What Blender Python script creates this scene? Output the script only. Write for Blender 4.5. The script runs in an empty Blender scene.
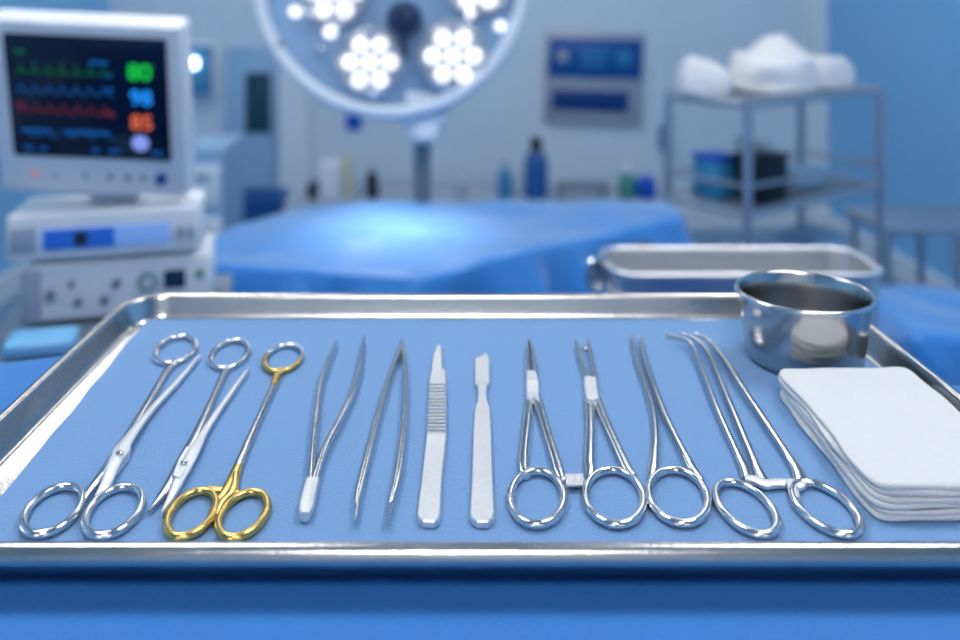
import bpy, bmesh, math, random
from mathutils import Vector, Matrix, Euler, noise
random.seed(4)
PI = math.pi
sc = bpy.context.scene
C = sc.collection
F = 850.0; VX = 455.0; VY = -5.0          # focal length in pixels, level view point of the lens
CZ = 1.18                                  # camera height

def A(px, py, D):                          # point at distance D that the lens sees at px, py
    return Vector(((px-VX)/F*D, D, CZ-(py-VY)/F*D))
HL = 0.2286                                # camera above the liner
def W(px, py, h=0.0):                      # point lying h above the liner
    H = HL-h; D = H*F/(py-VY)
    return Vector(((px-VX)/F*D, D, CZ-H))
ZL = CZ-HL                                 # liner top
ZF = CZ-0.2296                             # tray floor
ZT = CZ-0.2343                             # table cloth top

# ------------------------------------------------------------ materials
def srgb(r, g, b):
    return tuple(((c/255)/12.92 if c/255 <= .04045 else ((c/255+.055)/1.055)**2.4) for c in (r, g, b))+(1,)
def mat(name, col, rough=.5, metal=0, bump=0, bscale=60, cvar=0, emit=0, alpha=1, stretch=None, coat=0, trans=0, sheen=0, cscale=None):
    m = bpy.data.materials.new(name); m.use_nodes = True
    nt = m.node_tree; N = nt.nodes; L = nt.links
    b = N['Principled BSDF']
    b.inputs['Base Color'].default_value = col
    b.inputs['Roughness'].default_value = rough
    b.inputs['Metallic'].default_value = metal
    b.inputs['Coat Weight'].default_value = coat
    b.inputs['Transmission Weight'].default_value = trans
    b.inputs['Sheen Weight'].default_value = sheen
    b.inputs['Alpha'].default_value = alpha
    if emit:
        b.inputs['Emission Color'].default_value = col
        b.inputs['Emission Strength'].default_value = emit
    tc = N.new('ShaderNodeTexCoord'); mp = N.new('ShaderNodeMapping')
    L.new(tc.outputs['Object'], mp.inputs['Vector'])
    if stretch: mp.inputs['Scale'].default_value = stretch
    n = N.new('ShaderNodeTexNoise'); n.inputs['Scale'].default_value = bscale; n.inputs['Detail'].default_value = 5
    L.new(mp.outputs['Vector'], n.inputs['Vector'])
    if bump:
        bp = N.new('ShaderNodeBump'); bp.inputs['Strength'].default_value = bump; bp.inputs['Distance'].default_value = .001
        L.new(n.outputs['Fac'], bp.inputs['Height']); L.new(bp.outputs['Normal'], b.inputs['Normal'])
    n2 = N.new('ShaderNodeTexNoise'); n2.inputs['Scale'].default_value = cscale or bscale*.3; n2.inputs['Detail'].default_value = 4
    L.new(mp.outputs['Vector'], n2.inputs['Vector'])
    if cvar:
        mx = N.new('ShaderNodeMix'); mx.data_type = 'RGBA'
        mx.inputs['A'].default_value = tuple(c*(1-cvar) for c in col[:3])+(1,)
        mx.inputs['B'].default_value = tuple(min(1, c*(1+cvar)) for c in col[:3])+(1,)
        L.new(n2.outputs['Fac'], mx.inputs['Factor']); L.new(mx.outputs['Result'], b.inputs['Base Color'])
    mr = N.new('ShaderNodeMapRange'); mr.inputs['To Min'].default_value = max(0, rough*.8); mr.inputs['To Max'].default_value = min(1, rough*1.2)
    L.new(n2.outputs['Fac'], mr.inputs['Value']); L.new(mr.outputs['Result'], b.inputs['Roughness'])
    return m
M = {}
M['steel'] = mat('instrument_steel', (.68, .68, .685, 1), .17, 1, .05, 900, .06)
M['satin'] = mat('satin_steel', (.80, .80, .80, 1), .46, 1, .15, 1500, .08)
M['darksteel'] = mat('dark_steel', (.16, .16, .17, 1), .4, 1)  # darker grey steel, applied to no part
M['gold'] = mat('gold_plate', (.72, .50, .16, 1), .25, 1, .05, 900, .06)
M['tray'] = mat('tray_steel', (.50, .495, .49, 1), .24, 1, .12, 500, .08, cscale=30)
M['bowl'] = mat('bowl_steel', (.50, .49, .48, 1), .17, 1, .25, 240, .06, stretch=(1, 1, .02))
M['tub'] = mat('tub_steel', (.74, .75, .78, 1), .42, 1, .1, 120, .05)
M['liner'] = mat('liner_cloth', srgb(104, 150, 203), .85, 0, .9, 1100, .07, sheen=.3, cscale=700)
M['drape'] = mat('drape_cloth', srgb(34, 116, 192), .75, 0, .6, 500, .08, sheen=.2, cscale=25)
M['beddrape'] = mat('bed_drape_cloth', srgb(46, 134, 214), .34, 0, .3, 60, .1, sheen=.6, cscale=12, coat=.25)
M['gauze'] = mat('gauze_cotton', srgb(232, 232, 234), .95, 0, 1.0, 1400, .03, sheen=.3, cscale=300)
M['towel'] = mat('towel_cotton', srgb(238, 238, 240), .95, 0, .8, 120, .04, sheen=.3)
M['wall'] = mat('wall_paint', srgb(208, 224, 238), .6, 0, .1, 30, .03)
M['bluewall'] = mat('blue_wall_paint', srgb(126, 190, 236), .55, 0, .1, 30, .04)
M['leftwall'] = mat('left_wall_paint', srgb(135, 196, 238), .55, 0, .1, 30, .04)
M['ceiling'] = mat('ceiling_paint', srgb(205, 208, 212), .7, 0, .1, 30, .02)
M['floor'] = mat('vinyl_floor', srgb(95, 135, 170), .3, 0, .05, 20, .08)
M['trim'] = mat('trim_paint', srgb(222, 233, 243), .5)
M['plastic'] = mat('white_plastic', srgb(236, 239, 245), .4, 0, .05, 300, .02)
M['greyplastic'] = mat('grey_plastic', srgb(165, 178, 198), .45, 0, .05, 300, .02)
M['darkplastic'] = mat('dark_plastic', srgb(38, 48, 66), .45)
M['blueplastic'] = mat('blue_plastic', srgb(30, 92, 160), .4)
M['tealplastic'] = mat('teal_plastic', srgb(60, 140, 185), .4)
M['skyplastic'] = mat('sky_blue_plastic', srgb(120, 185, 230), .4)
M['greenplastic'] = mat('green_plastic', srgb(70, 150, 140), .4)
M['brightblue'] = mat('bright_blue_plastic', srgb(10, 85, 200), .4)
M['paleblue'] = mat('pale_blue_enamel', srgb(150, 188, 220), .4)
M['black'] = mat('black_plastic', srgb(12, 16, 26), .35)
M['cream'] = mat('cream_plastic', srgb(215, 214, 190), .5)
M['greyenamel'] = mat('grey_enamel', srgb(130, 142, 158), .4, .3)
M['rack'] = mat('rack_metal', srgb(190, 196, 206), .35, .8)
M['screen'] = mat('screen_glass', srgb(5, 14, 38), .15, 0, emit=.4)
def emis(name, c, s): 
    m = mat(name, c, .5, emit=s); return m
M['e_green'] = emis('green_readout', srgb(20, 190, 60), .9)
M['e_green2'] = emis('dim_green_trace', srgb(5, 110, 60), .35)
M['e_blue'] = emis('blue_readout', srgb(30, 140, 230), .9)
M['e_blue2'] = emis('dim_blue_trace', srgb(15, 85, 150), .5)
M['e_orange'] = emis('orange_readout', srgb(225, 100, 60), .8)
M['e_red2'] = emis('dim_red_trace', srgb(130, 40, 55), .4)
M['e_white'] = emis('pale_readout', srgb(140, 155, 225), .7)
M['e_lcd'] = emis('blue_display', srgb(30, 85, 175), .5)
M['e_lcd2'] = emis('pale_display', srgb(120, 160, 220), .4)
M['led'] = emis('surgical_led', (1, .96, .91, 1), 1.2)
M['panel'] = emis('ceiling_panel_light', (1, .965, .91, 1), 20)
M['panel_far'] = emis('dim_ceiling_panel_light', (1, .965, .91, 1), 10)
M['panel_near'] = emis('bright_ceiling_panel_light', (1, .965, .91, 1), 26)
M['reflection_glow'] = emis('painted_reflection', (.85, .95, 1, 1), 5)  # glow that imitates a lamp reflection on the window pane
M['signblue'] = mat('sign_blue', srgb(16, 84, 158), .4)
M['signdark'] = mat('sign_dark_blue', srgb(8, 58, 128), .4)
M['signteal'] = mat('sign_teal', srgb(45, 140, 195), .4)
M['frame'] = mat('sign_frame', srgb(178, 184, 198), .4, .3)
M['darkglass'] = mat('dark_glass', srgb(38, 70, 88), .15)
M['blueglass'] = mat('blue_glass', srgb(70, 130, 175), .12)
M['lampshell'] = mat('lamp_shell', srgb(225, 232, 242), .35)
M['lampglass'] = mat('lamp_cover_glass', srgb(140, 180, 220), .12, 0, alpha=.55)
M['lamphandle'] = mat('lamp_handle_blue', srgb(14, 48, 88), .4)
M['reflector'] = mat('lamp_reflector', (.55, .57, .62, 1), .25, .9)

# ------------------------------------------------------------ mesh tools
class MB:
    def __init__(s): s.bm = bmesh.new(); s.mi = 0
    def _f(s, vs):
        try:
            f = s.bm.faces.new(vs); f.material_index = s.mi; return f
        except ValueError: return None
    def box(s, c, size, rot=None, bev=0, seg=2):
        g = bmesh.ops.create_cube(s.bm, size=1)
        vs = g['verts']
        for v in vs: v.co = Vector((v.co.x*size[0], v.co.y*size[1], v.co.z*size[2]))
        if bev:
            es = list({e for v in vs for e in v.link_edges})
            r = bmesh.ops.bevel(s.bm, geom=es, offset=bev, segments=seg, profile=.5, affect='EDGES')
            vs = list({v for f in r['faces'] for v in f.verts} | {v for v in vs if v.is_valid})
        mt = Matrix.Translation(Vector(c)) @ ((rot if isinstance(rot, Matrix) else Euler(rot).to_matrix().to_4x4()) if rot else Matrix())
        for v in vs: v.co = mt @ v.co
        for f in {f for v in vs for f in v.link_faces}: f.material_index = s.mi
        return s
    def loft(s, rings, closed_ring=True, cap0=False, cap1=False, loop=False):
        R = [[s.bm.verts.new(p) for p in r] for r in rings]
        n = len(R[0]); K = len(R)
        for k in range(K if loop else K-1):
            a = R[k]; b = R[(k+1) % K]
            for i in range(n if closed_ring else n-1):
                j = (i+1) % n
                s._f((a[i], a[j], b[j], b[i]))
        if cap0: s._f(list(reversed(R[0])))
        if cap1: s._f(R[-1])
        return s
    def tube(s, path, r, seg=10, loop=False, flat=1.0, squared=False, up=Vector((0, 0, 1)), cap=True):
        """sweep: r is a number or one width radius per point; flat = height / width"""
        P = [Vector(p) for p in path]; n = len(P)
        rs = r if isinstance(r, (list, tuple)) else [r]*n
        fl = flat if isinstance(flat, (list, tuple)) else [flat]*n
        rings = []
        for i, p in enumerate(P):
            if loop: d = P[(i+1) % n]-P[i-1]
            else: d = P[min(i+1, n-1)]-P[max(i-1, 0)]
            d.normalize()
            u = up
            if abs(d.dot(u)) > .95: u = Vector((0, 1, 0))
            x = d.cross(u).normalized(); y = x.cross(d).normalized()
            ring = []
            for k in range(seg):
                a = 2*PI*k/seg+(PI/seg if squared else 0)
                ca, sa = math.cos(a), math.sin(a)
                if squared:
                    e = .62; ca = math.copysign(abs(ca)**e, ca); sa = math.copysign(abs(sa)**e, sa)
                ring.append(p+x*ca*rs[i]+y*sa*rs[i]*fl[i])
            rings.append(ring)
        return s.loft(rings, True, cap and not loop, cap and not loop, loop)
    def lathe(s, prof, c=(0, 0, 0), seg=40, sx=1, sy=1, mt=None, cap0=False, cap1=False):
        c = Vector(c); rings = []
        for r, z in prof:
            ring = [Vector((r*math.cos(2*PI*k/seg)*sx, r*math.sin(2*PI*k/seg)*sy, z)) for k in range(seg)]
            if mt: ring = [mt @ p for p in ring]
            rings.append([p+c for p in ring])
        return s.loft(rings, True, cap0, cap1)
    def prism(s, outline, z0, z1, bev=0):
        """outline: list of Vector (xy used) -> solid with a softened top edge"""
        n = len(outline)
        cen = sum((Vector((p[0], p[1], 0)) for p in outline), Vector())/n
        def ring(z, ins):
            out = []
            for i in range(n):
                p = Vector((outline[i][0], outline[i][1], 0)); a = Vector((outline[i-1][0], outline[i-1][1], 0)); b = Vector((outline[(i+1) % n][0], outline[(i+1) % n][1], 0))
                t = (b-a).normalized(); nn = Vector((-t.y, t.x, 0))
                if nn.dot(cen-p) < 0 and n < 8: nn = -nn
                out.append(Vector((p.x, p.y, z))+nn*ins*s.sgn)
            return out
        ar = sum(outline[i-1][0]*outline[i][1]-outline[i][0]*outline[i-1][1] for i in range(n))
        s.sgn = 1 if ar > 0 else -1
        if n < 8: s.sgn = 1
        rings = [ring(z0, 0), ring(z1-bev, 0)]
        if bev: rings.append(ring(z1, bev))
        return s.loft(rings, True, True, True)
    def build(s, name, m, parent=None, local=False, smooth=True, sharp=38, label=None):
        bm = s.bm
        bmesh.ops.remove_doubles(bm, verts=bm.verts, dist=1e-6)
        bmesh.ops.recalc_face_normals(bm, faces=bm.faces)
        for f in bm.faces: f.smooth = smooth
        for e in bm.edges:
            if len(e.link_faces) == 2 and e.calc_face_angle(0) > math.radians(sharp): e.smooth = False
        org = Vector((0, 0, 0))
        if parent is None:
            xs = [v.co for v in bm.verts]
            org = Vector(((min(v.x for v in xs)+max(v.x for v in xs))/2, (min(v.y for v in xs)+max(v.y for v in xs))/2, min(v.z for v in xs)))
        elif not local:
            r = parent
            while r is not None: org = org+r.location; r = r.parent
        if not (parent is not None and local):
            for v in bm.verts: v.co -= org
        me = bpy.data.meshes.new(name); bm.to_mesh(me); bm.free()
        for k in (m if isinstance(m, (list, tuple)) else [m]): me.materials.append(k)
        o = bpy.data.objects.new(name, me); C.objects.link(o)
        if parent is not None: o.parent = parent
        else: o.location = org
        if label: o['label'] = label
        return o
def tag(o, label, cat, group=None):
    o['label'] = label; o['category'] = cat
    if group: o['group'] = group
    return o
def thing(name, label, cat, loc, group=None, rot=None):
    o = bpy.data.objects.new(name, None); C.objects.link(o); o.location = loc; o.empty_display_size = .02
    if rot: o.rotation_euler = rot
    return tag(o, label, cat, group)
def struct(o): o['kind'] = 'structure'; return o

def cr(pts, n=6):                          # smooth curve through points (tuples of any length)
    out = []
    K = len(pts)
    for i in range(K-1):
        p0 = pts[max(i-1, 0)]; p1 = pts[i]; p2 = pts[i+1]; p3 = pts[min(i+2, K-1)]
        for k in range(n):
            t = k/n
            out.append(tuple(.5*((2*b)+(-a+c)*t+(2*a-5*b+4*c-d)*t*t+(-a+3*b-3*c+d)*t**3) for a, b, c, d in zip(p0, p1, p2, p3)))
    out.append(tuple(pts[-1]))
    return out
def rrect(x0, x1, y0, y1, r, z, off=0, seg=8):
    r = max(r-off, .0005); x0 += off; x1 -= off; y0 += off; y1 -= off
    P = []
    for cx, cy, a0 in ((x1-r, y1-r, 0), (x0+r, y1-r, PI/2), (x0+r, y0+r, PI), (x1-r, y0+r, 1.5*PI)):
        for k in range(seg+1):
            a = a0+PI/2*k/seg
            P.append(Vector((cx+r*math.cos(a), cy+r*math.sin(a), z)))
    return P

# ------------------------------------------------------------ room
X0, X1, Y0, Y1, ZC = -1.75, 1.86, -2.2, 4.3, 2.8
def slab(name, c, s, m): return struct(MB().box(c, s).build(name, m, smooth=False))
slab('floor', ((X0+X1)/2, (Y0+Y1)/2, -.05), (X1-X0+.4, Y1-Y0+.4, .1), M['floor'])
slab('ceiling', ((X0+X1)/2, (Y0+Y1)/2, ZC+.05), (X1-X0+.4, Y1-Y0+.4, .1), M['ceiling'])
slab('wall_back', ((X0+X1)/2, Y1+.05, ZC/2), (X1-X0, .1, ZC), M['wall'])
slab('wall_front', ((X0+X1)/2, Y0-.05, ZC/2), (X1-X0, .1, ZC), M['wall'])
slab('wall_left', (X0-.05, (Y0+Y1)/2, ZC/2), (.1, Y1-Y0+.2, ZC), M['leftwall'])
slab('wall_right', (X1+.05, (Y0+Y1)/2, ZC/2), (.1, Y1-Y0+.2, ZC), M['bluewall'])
slab('trim_corner', (X1-.035, Y1-.03, ZC/2), (.07, .06, ZC-.004), M['trim'])
slab('baseboard_back', ((X0+X1)/2, Y1-.01, .05), (X1-X0-.02, .02, .1), M['trim'])
slab('baseboard_right', (X1-.01, (Y0+Y1)/2, .05), (.02, Y1-Y0-.02, .1), M['trim'])
slab('baseboard_left', (X0+.01, (Y0+Y1)/2, .05), (.02, Y1-Y0-.02, .1), M['trim'])
# wall column and panel seams on the back wall
def wx(px): return (px-VX)/F*Y1
def wz(py): return CZ-(py-VY)/F*Y1
slab('trim_column', ((wx(283)+wx(312))/2, Y1-.05, ZC/2), (wx(312)-wx(283), .1, ZC-.004), M['trim'])
slab('trim_seam', (wx(662), Y1-.006, ZC/2+.05), (.05, .012, ZC-.11), M['wall'])
# window at far left with a glowing block as its lamp reflection
w = MB(); w.box((wx(199), Y1-.02, wz(70)), (wx(217)-wx(181), .04, wz(42)-wz(97)), bev=.004)
w = struct(w.build('window_1', M['trim']))
MB().box((wx(199), Y1-.045, wz(70)), (wx(215)-wx(184), .01, wz(45)-wz(94))).build('pane', M['blueglass'], w)
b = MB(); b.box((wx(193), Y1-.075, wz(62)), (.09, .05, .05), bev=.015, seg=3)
tag(b.build('window_reflection', M['reflection_glow']), 'small white glowing block imitating a lamp reflection on the blue window behind the monitor', 'reflection')
# door with dark vision pane
d = MB(); d.box((wx(255), Y1-.03, (wz(45))/2), (wx(281)-wx(229), .06, wz(45)-.01), bev=.004)
d = struct(d.build('door_1', M['paleblue']))
MB().box((wx(261), Y1-.065, wz(101)), (wx(273)-wx(248), .012, wz(71)-wz(130)), bev=.003).build('pane', M['darkglass'], d)
MB().box((wx(236), Y1-.075, wz(170)), (.02, .04, .12), bev=.004).build('door_handle', M['rack'], d)
# ceiling light panels
for cx, cy, lab in ((-.75, 1.1, 'square white ceiling light panel over the left of the tray'), (.85, .9, 'square white ceiling light panel over the right of the tray'),
                    (-.75, 3.1, 'white ceiling light panel over the far left of the room'), (.85, 3.1, 'white ceiling light panel over the far right of the room'), (0, -1.1, 'white ceiling light panel behind the camera')):
    t = thing('ceiling_light', lab, 'ceiling light', (cx, cy, ZC-.05), 'ceiling light panels')
    MB().box((cx, cy, ZC-.025), (.64, .64, .05), bev=.006).build('housing', M['plastic'], t)
    MB().box((cx, cy, ZC-.056), (.56, .56, .012), bev=.003).build('diffuser', M['panel_far'] if cy > 2 else M['panel_near'] if cy < 0 else M['panel'], t)

# ------------------------------------------------------------ cloth helper
def drape(outline, ztop, zhem, name, m, waves=22, amp=.02, flare=.03, bump=None, rad=.012, N=160, seed=0, rings=26, parent=None):
    pts = [Vector((x, y, 0)) for x, y in outline]
    # resample
    L = [(pts[(i+1) % len(pts)]-pts[i]).length for i in range(len(pts))]
    tot = sum(L); P = []
    for k in range(N):
        s = tot*k/N; i = 0
        while s > L[i]: s -= L[i]; i += 1
        P.append(pts[i].lerp(pts[(i+1) % len(pts)], s/L[i]))
    for _ in range(3): P = [(P[i-1]+P[i]*2+P[(i+1) % N])/4 for i in range(N)]
    cen = sum(P, Vector())/N
    nor = []
    for i in range(N):
        t = (P[(i+1) % N]-P[i-1]).normalized(); n = Vector((t.y, -t.x, 0))
        if n.dot(P[i]-cen) < 0: n = -n
        nor.append(n)
    fb = bump or (lambda x, y: 0)
    R = []
    for k in range(1, rings+1):
        t = k/rings
        R.append([cen+(P[i]-cen)*t-nor[i]*rad*t for i in range(N)])
    for r in R:
        for p in r: p.z = ztop+fb(p.x, p.y)
    for a in (30, 60, 90):
        a = math.radians(a)
        R.append([P[i]+nor[i]*(rad*math.sin(a)-rad)+Vector((0, 0, ztop-rad+rad*math.cos(a)+fb(P[i].x, P[i].y))) for i in range(N)])
    H = ztop-rad-zhem
    for k in range(1, 15):
        t = k/14
        ring = []
        for i in range(N):
            u = i/N*waves*2*PI+1.4*math.sin(i/N*2*PI*5+seed)
            wv = (math.sin(u)+.5*math.sin(2.3*u+seed))*amp*min(1, t*3.5)
            p = P[i]+nor[i]*(flare*t**.7+wv+amp*.9*t)
            ring.append(Vector((p.x, p.y, ztop-rad-H*t+fb(P[i].x, P[i].y)*(1-t))))
        R.append(ring)
    b = MB(); b.loft(R, True, True, False)
    return b.build(name, m, parent, sharp=80)

# ------------------------------------------------------------ instrument table with drape
t = thing('instrument_table', 'metal instrument table standing under the blue drape and steel tray', 'table', (0, .33, 0))
MB().box((0, .33, ZT-.026), (1.42, .38, .04), bev=.008).build('tabletop', M['rack'], t)
for x in (-.6, .6):
    for y in (.2, .46):
        b = MB(); b.tube([(x, y, .05), (x, y, ZT-.05)], .014, 12); lg = b.build('leg', M['rack'], t)
        b = MB(); b.tube([(x-.012, y, .03), (x+.012, y, .03)], .03, 16); b.build('caster', M['darkplastic'], lg)
def tb(x, y):
    a = .0
    d = max(0, max(-.25-x, x-.29, .30-y, 0))
    return min(d*8, 1)*.0025*(noise.noise(Vector((x*14, y*14, 2)))) - min(d*6, 1)*.0005
o = drape([(-.74, .135), (.74, .135), (.76, .47), (.30, .515), (.22, .56), (.1, .60), (-.1, .60), (-.2, .585), (-.29, .548), (-.76, .47)], ZT, .30, 'table_drape', M['drape'], 26, .02, .03, tb, seed=1, rings=40)
tag(o, 'blue surgical drape covering the table beneath the steel tray', 'drape')

# ------------------------------------------------------------ tray
TX0, TX1, TY0, TY1 = -.236, .275, .327, .6134
prof = [(.004, -.0090), (.0042, -.0035), (.0030, -.0030), (.0010, -.0026), (.0002, -.0012), (.0002, .0002), (.0010, .0013), (.0022, .0017), (.0036, .0016), (.0048, .0010), (.0056, -.0002), (.0062, -.0020)]
ZR = CZ-.2136-.0017
pr = [(-.0, 0)]
def ring_at(off, z): return rrect(TX0, TX1, TY0, TY1, .034, z, off, 10)
ttray = thing('instrument_tray', 'shallow rectangular stainless steel tray with rolled rim on the blue drape', 'tray', ((TX0+TX1)/2, (TY0+TY1)/2, ZT))
R = []
bot = [(.05, ZT+.0), (.0165, ZT+.0), (.0140, ZT+.0006), (.0125, ZT+.0022), (.0078, ZR-.0070), (.0050, ZR-.0072), (.0018, ZR-.0066), (.0004, ZR-.0054), (.0, ZR-.0036), (.0004, ZR-.0018), (.0014, ZR-.0002), (.0028, ZR+.0010), (.0044, ZR+.0016), (.0060, ZR+.0012), (.0072, ZR+.0001), (.0078, ZR-.0018), (.0118, ZF+.0038), (.0132, ZF+.0012), (.0155, ZF+.0001), (.05, ZF)]
b = MB()
b.loft([ring_at(o_, z_) for o_, z_ in bot], True, True, True)
b.build('pan', M['tray'], ttray, sharp=50)
# liner cloth, slightly askew inside the pan
LX = lambda y, side: None
def liner_pt(u, v):
    y = .345+(.5975-.345)*v
    xl = -.204-.0125*v; xr = .2605-.0005*v
    x = xl+(xr-xl)*u
    return x, y
b = MB(); NU, NV = 90, 50
def lz(u, v):
    e = min(u, 1-u)*.47; f = min(v, 1-v)*.25
    ed = min(e, f); 
    wv = noise.noise(Vector((u*9, v*5, 0)))*.00035
    lift = max(0, 1-ed/.012)**2*.0010*(1+noise.noise(Vector((u*14, v*9, 5))))
    return ZL-.0002+wv*min(1, ed/.02)*0.5+lift
top = [[None]*(NU+1) for _ in range(NV+1)]
for j in range(NV+1):
    for i in range(NU+1):
        x, y = liner_pt(i/NU, j/NV)
        if j in (0, NV): y += .0008*noise.noise(Vector((x*40, y*3, 1)))
        if i in (0, NU): x += .0008*noise.noise(Vector((y*40, 3, 1)))
        top[j][i] = b.bm.verts.new((x, y, lz(i/NU, j/NV)))
for j in range(NV):
    for i in range(NU): b._f((top[j][i], top[j][i+1], top[j+1][i+1], top[j+1][i]))
r = bmesh.ops.solidify(b.bm, geom=b.bm.faces[:], thickness=.0006)
tag(b.build('tray_liner', M['liner'], sharp=80), 'light blue cloth liner lying flat inside the steel tray', 'cloth')

# ------------------------------------------------------------ instruments
Z0 = .0002
def outl(pts, h): return [W(x, y, h) for x, y in pts]
def rib(mb, pts, width, h, z=0.0, sq=True, n=5, zs=None):
    """flat bar along pixel points (px, py[, width]) lying z above the liner, h thick"""
    P = [(p[0], p[1], p[2] if len(p) > 2 else width, (zs[i] if zs else z)) for i, p in enumerate(pts)]
    Q = cr(P, n)
    path = [W(q[0], q[1], Z0+q[3]+h/2) for q in Q]
    rr = [max(q[2], .0002)/2 for q in Q]
    mb.tube(path, rr, 12, flat=[h/2/r_ for r_ in rr], squared=sq)
    return mb
def ring_pts(cx, cy, sx, sy, k, h, n=44):
    ph = math.asin(k); out = []
    for i in range(n):
        t = 2*PI*i/n
        out.append(W(cx+sx*math.cos(t), cy-sy*math.sin(t+ph), Z0+h))
    return out
def fring(parent, cx, cy, sx, sy, k, r, m, extra=None, r2=None, name='finger_ring', label=None):
    b = MB(); n = 44
    P = ring_pts(cx, cy, sx, sy, k, r)
    c = sum(P, Vector())/len(P)
    b.tube(P, r, 10, loop=True, flat=1.0)
    if extra: extra(b)
    return b.build(name, m, parent, label=label)
def inst(name, label, cat, px, py, group=None):
    p = W(px, py); p.z = ZL
    return thing(name, label, cat, p, group)
def screw(parent, px, py, r, z, m=None):
    p = W(px, py, Z0+z)
    b = MB(); b.lathe([(0.00001, .0009), (r*.7, .0008), (r, .0003), (r, -.0012)], p, 20, cap1=True)
    return b.build('pivot_screw', m or M['steel'], parent)

# A: long three-ring scissors
s = inst('surgical_scissors', 'large steel scissors at the left end of the tray, nearest the tray side wall', 'scissors', 117, 450, 'surgical scissors in the tray')
fring(s, 175.5, 350, 20.5, 13.5, .35, .00165, M['steel'])
b = MB(); rib(b, [(176, 362, .0062), (168, 370, .0046), (150, 400, .0046), (128, 436, .0056), (112, 462, .0068), (96, 482, .0050), (87, 494, .0044), (79, 508, .0034)], .005, .0030, 0); b.build('shank', M['steel'], s)
b = MB(); rib(b, [(200, 357, .0012), (196, 361, .0022), (176, 384, .0034), (150, 412, .0042), (128, 440, .0060), (114, 464, .0068), (106, 484, .0052), (98, 498, .0040)], .005, .0028, .0022, zs=[.0006, .0006, .0008, .0012, .0026, .0026, .0016, .0003]); b.build('blade', M['satin'], s)
fring(s, 52.5, 510.5, 29.5, 24, .5, .0019, M['steel'])
fring(s, 113.5, 511.5, 28.5, 24.5, .45, .0019, M['steel'])
b = MB(); b.prism(outl([(122, 438), (131, 439), (130, 450), (114, 469), (107, 466), (113, 449)], .0054), ZL+.0006, ZL+.0054, .0005); b.build('box_joint', M['satin'], s, sharp=20)
screw(s, 119.5, 453, .0018, .0062)

# B: slim scissors, tips toward the viewer
s = inst('surgical_scissors', 'slim steel scissors with one far ring and points toward the viewer, second from the left', 'scissors', 187, 455, 'surgical scissors in the tray')
fring(s, 229.5, 354.5, 18.8, 14, .35, .0016, M['steel'])
b = MB(); rib(b, [(228, 368, .0058), (224, 374, .0044), (210, 405, .0044), (194, 440, .0056), (184, 458, .0064), (168, 486, .0052), (156, 504, .0032), (148.5, 513, .0008)], .005, .0028, 0); b.build('shank', M['steel'], s)
b = MB(); rib(b, [(248, 371, .0012), (244, 376, .0022), (230, 395, .0032), (206, 430, .0042), (192, 455, .0064), (180, 478, .0056), (170, 500, .0034), (162, 514, .0008)], .005, .0026, .0018, zs=[.0006, .0006, .0008, .0014, .0024, .0016, .0008, .0003]); b.build('blade', M['satin'], s)
b = MB(); b.prism(outl([(186, 446), (195, 448), (192, 461), (180, 478), (172, 475), (178, 459)], .0048), ZL+.0006, ZL+.0048, .0005); b.build('box_joint', M['satin'], s, sharp=20)
screw(s, 184, 462, .0016, .0055)

# C: gold-handled
s = inst('surgical_scissors', 'gold-handled scissors with two gold finger rings and a slim silver shaft', 'scissors', 218, 480, 'surgical scissors in the tray')
def gold_seg(b):
    pass
P = ring_pts(283, 358.5, 18.8, 13.2, .3, .0017, 44)
b = MB(); b.tube([P[i % 44] for i in range(-3, 19)], .00165, 10); b.build('ring_arc', M['steel'], s, label='silver far arc of the small ring')
b = MB(); b.tube([P[i] for i in range(18, 42)], .00168, 10); rib(b, [(281, 370, .0070), (277, 376, .0050), (274, 386, .0042)], .005, .0032, 0); b.build('ring_arc', M['gold'], s, label='gold near arc of the small ring')
b = MB(); rib(b, [(275, 384, .0040), (262, 412, .0038), (248, 443, .0042), (235, 474, .0050)], .004, .0028, 0.0001); b.build('shank', M['steel'], s, label='silver shaft')
b = MB(); rib(b, [(238, 467, .0048), (233, 480, .0060), (226, 492, .0058), (217, 505, .0048), (211, 520, .0036)], .005, .0032, 0); rib(b, [(236, 474, .0034), (234, 488, .0048), (230, 496, .0050), (222, 504, .0044), (217, 517, .0034)], .005, .0030, .0004)
rib(b, [(227, 490, .0036), (233, 492, .0036), (239, 493, .0030)], .004, .0028, 0); rib(b, [(225, 491, .004), (214, 490, .004), (206, 490, .0032)], .004, .0030, 0)
b.build('neck', M['gold'], s, label='gold neck')
fring(s, 191.5, 514, 24.8, 23, .45, .0019, M['gold'])
fring(s, 243, 515, 24.5, 22.8, .42, .0019, M['gold'])

# tweezers 1
s = inst('tissue_forceps', 'steel tweezers with spread tips and a joined end toward the viewer, beside the gold scissors', 'tweezers', 312, 482, 'tweezers in the tray')
b = MB(); rib(b, [(337, 343, .0010), (334, 349, .0016), (326, 368, .0026), (320, 388, .0030), (317, 412, .0030), (313, 450, .0032), (311, 482, .0040)], .003, .0052, .0002); b.build('arm', M['steel'], s)
b = MB(); rib(b, [(365, 339, .0010), (363, 345, .0018), (359, 370, .0032), (352, 394, .0038), (338.5, 423, .0034), (324, 452, .0034), (314, 482, .0044)], .003, .0052, .0002); b.build('arm', M['steel'], s)
b = MB(); rib(b, [(313, 480, .0066), (309, 496, .0070), (306, 510, .0068), (304.5, 517, .0040)], .006, .0046, .0004); b.build('joined_end', M['satin'], s)
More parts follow.
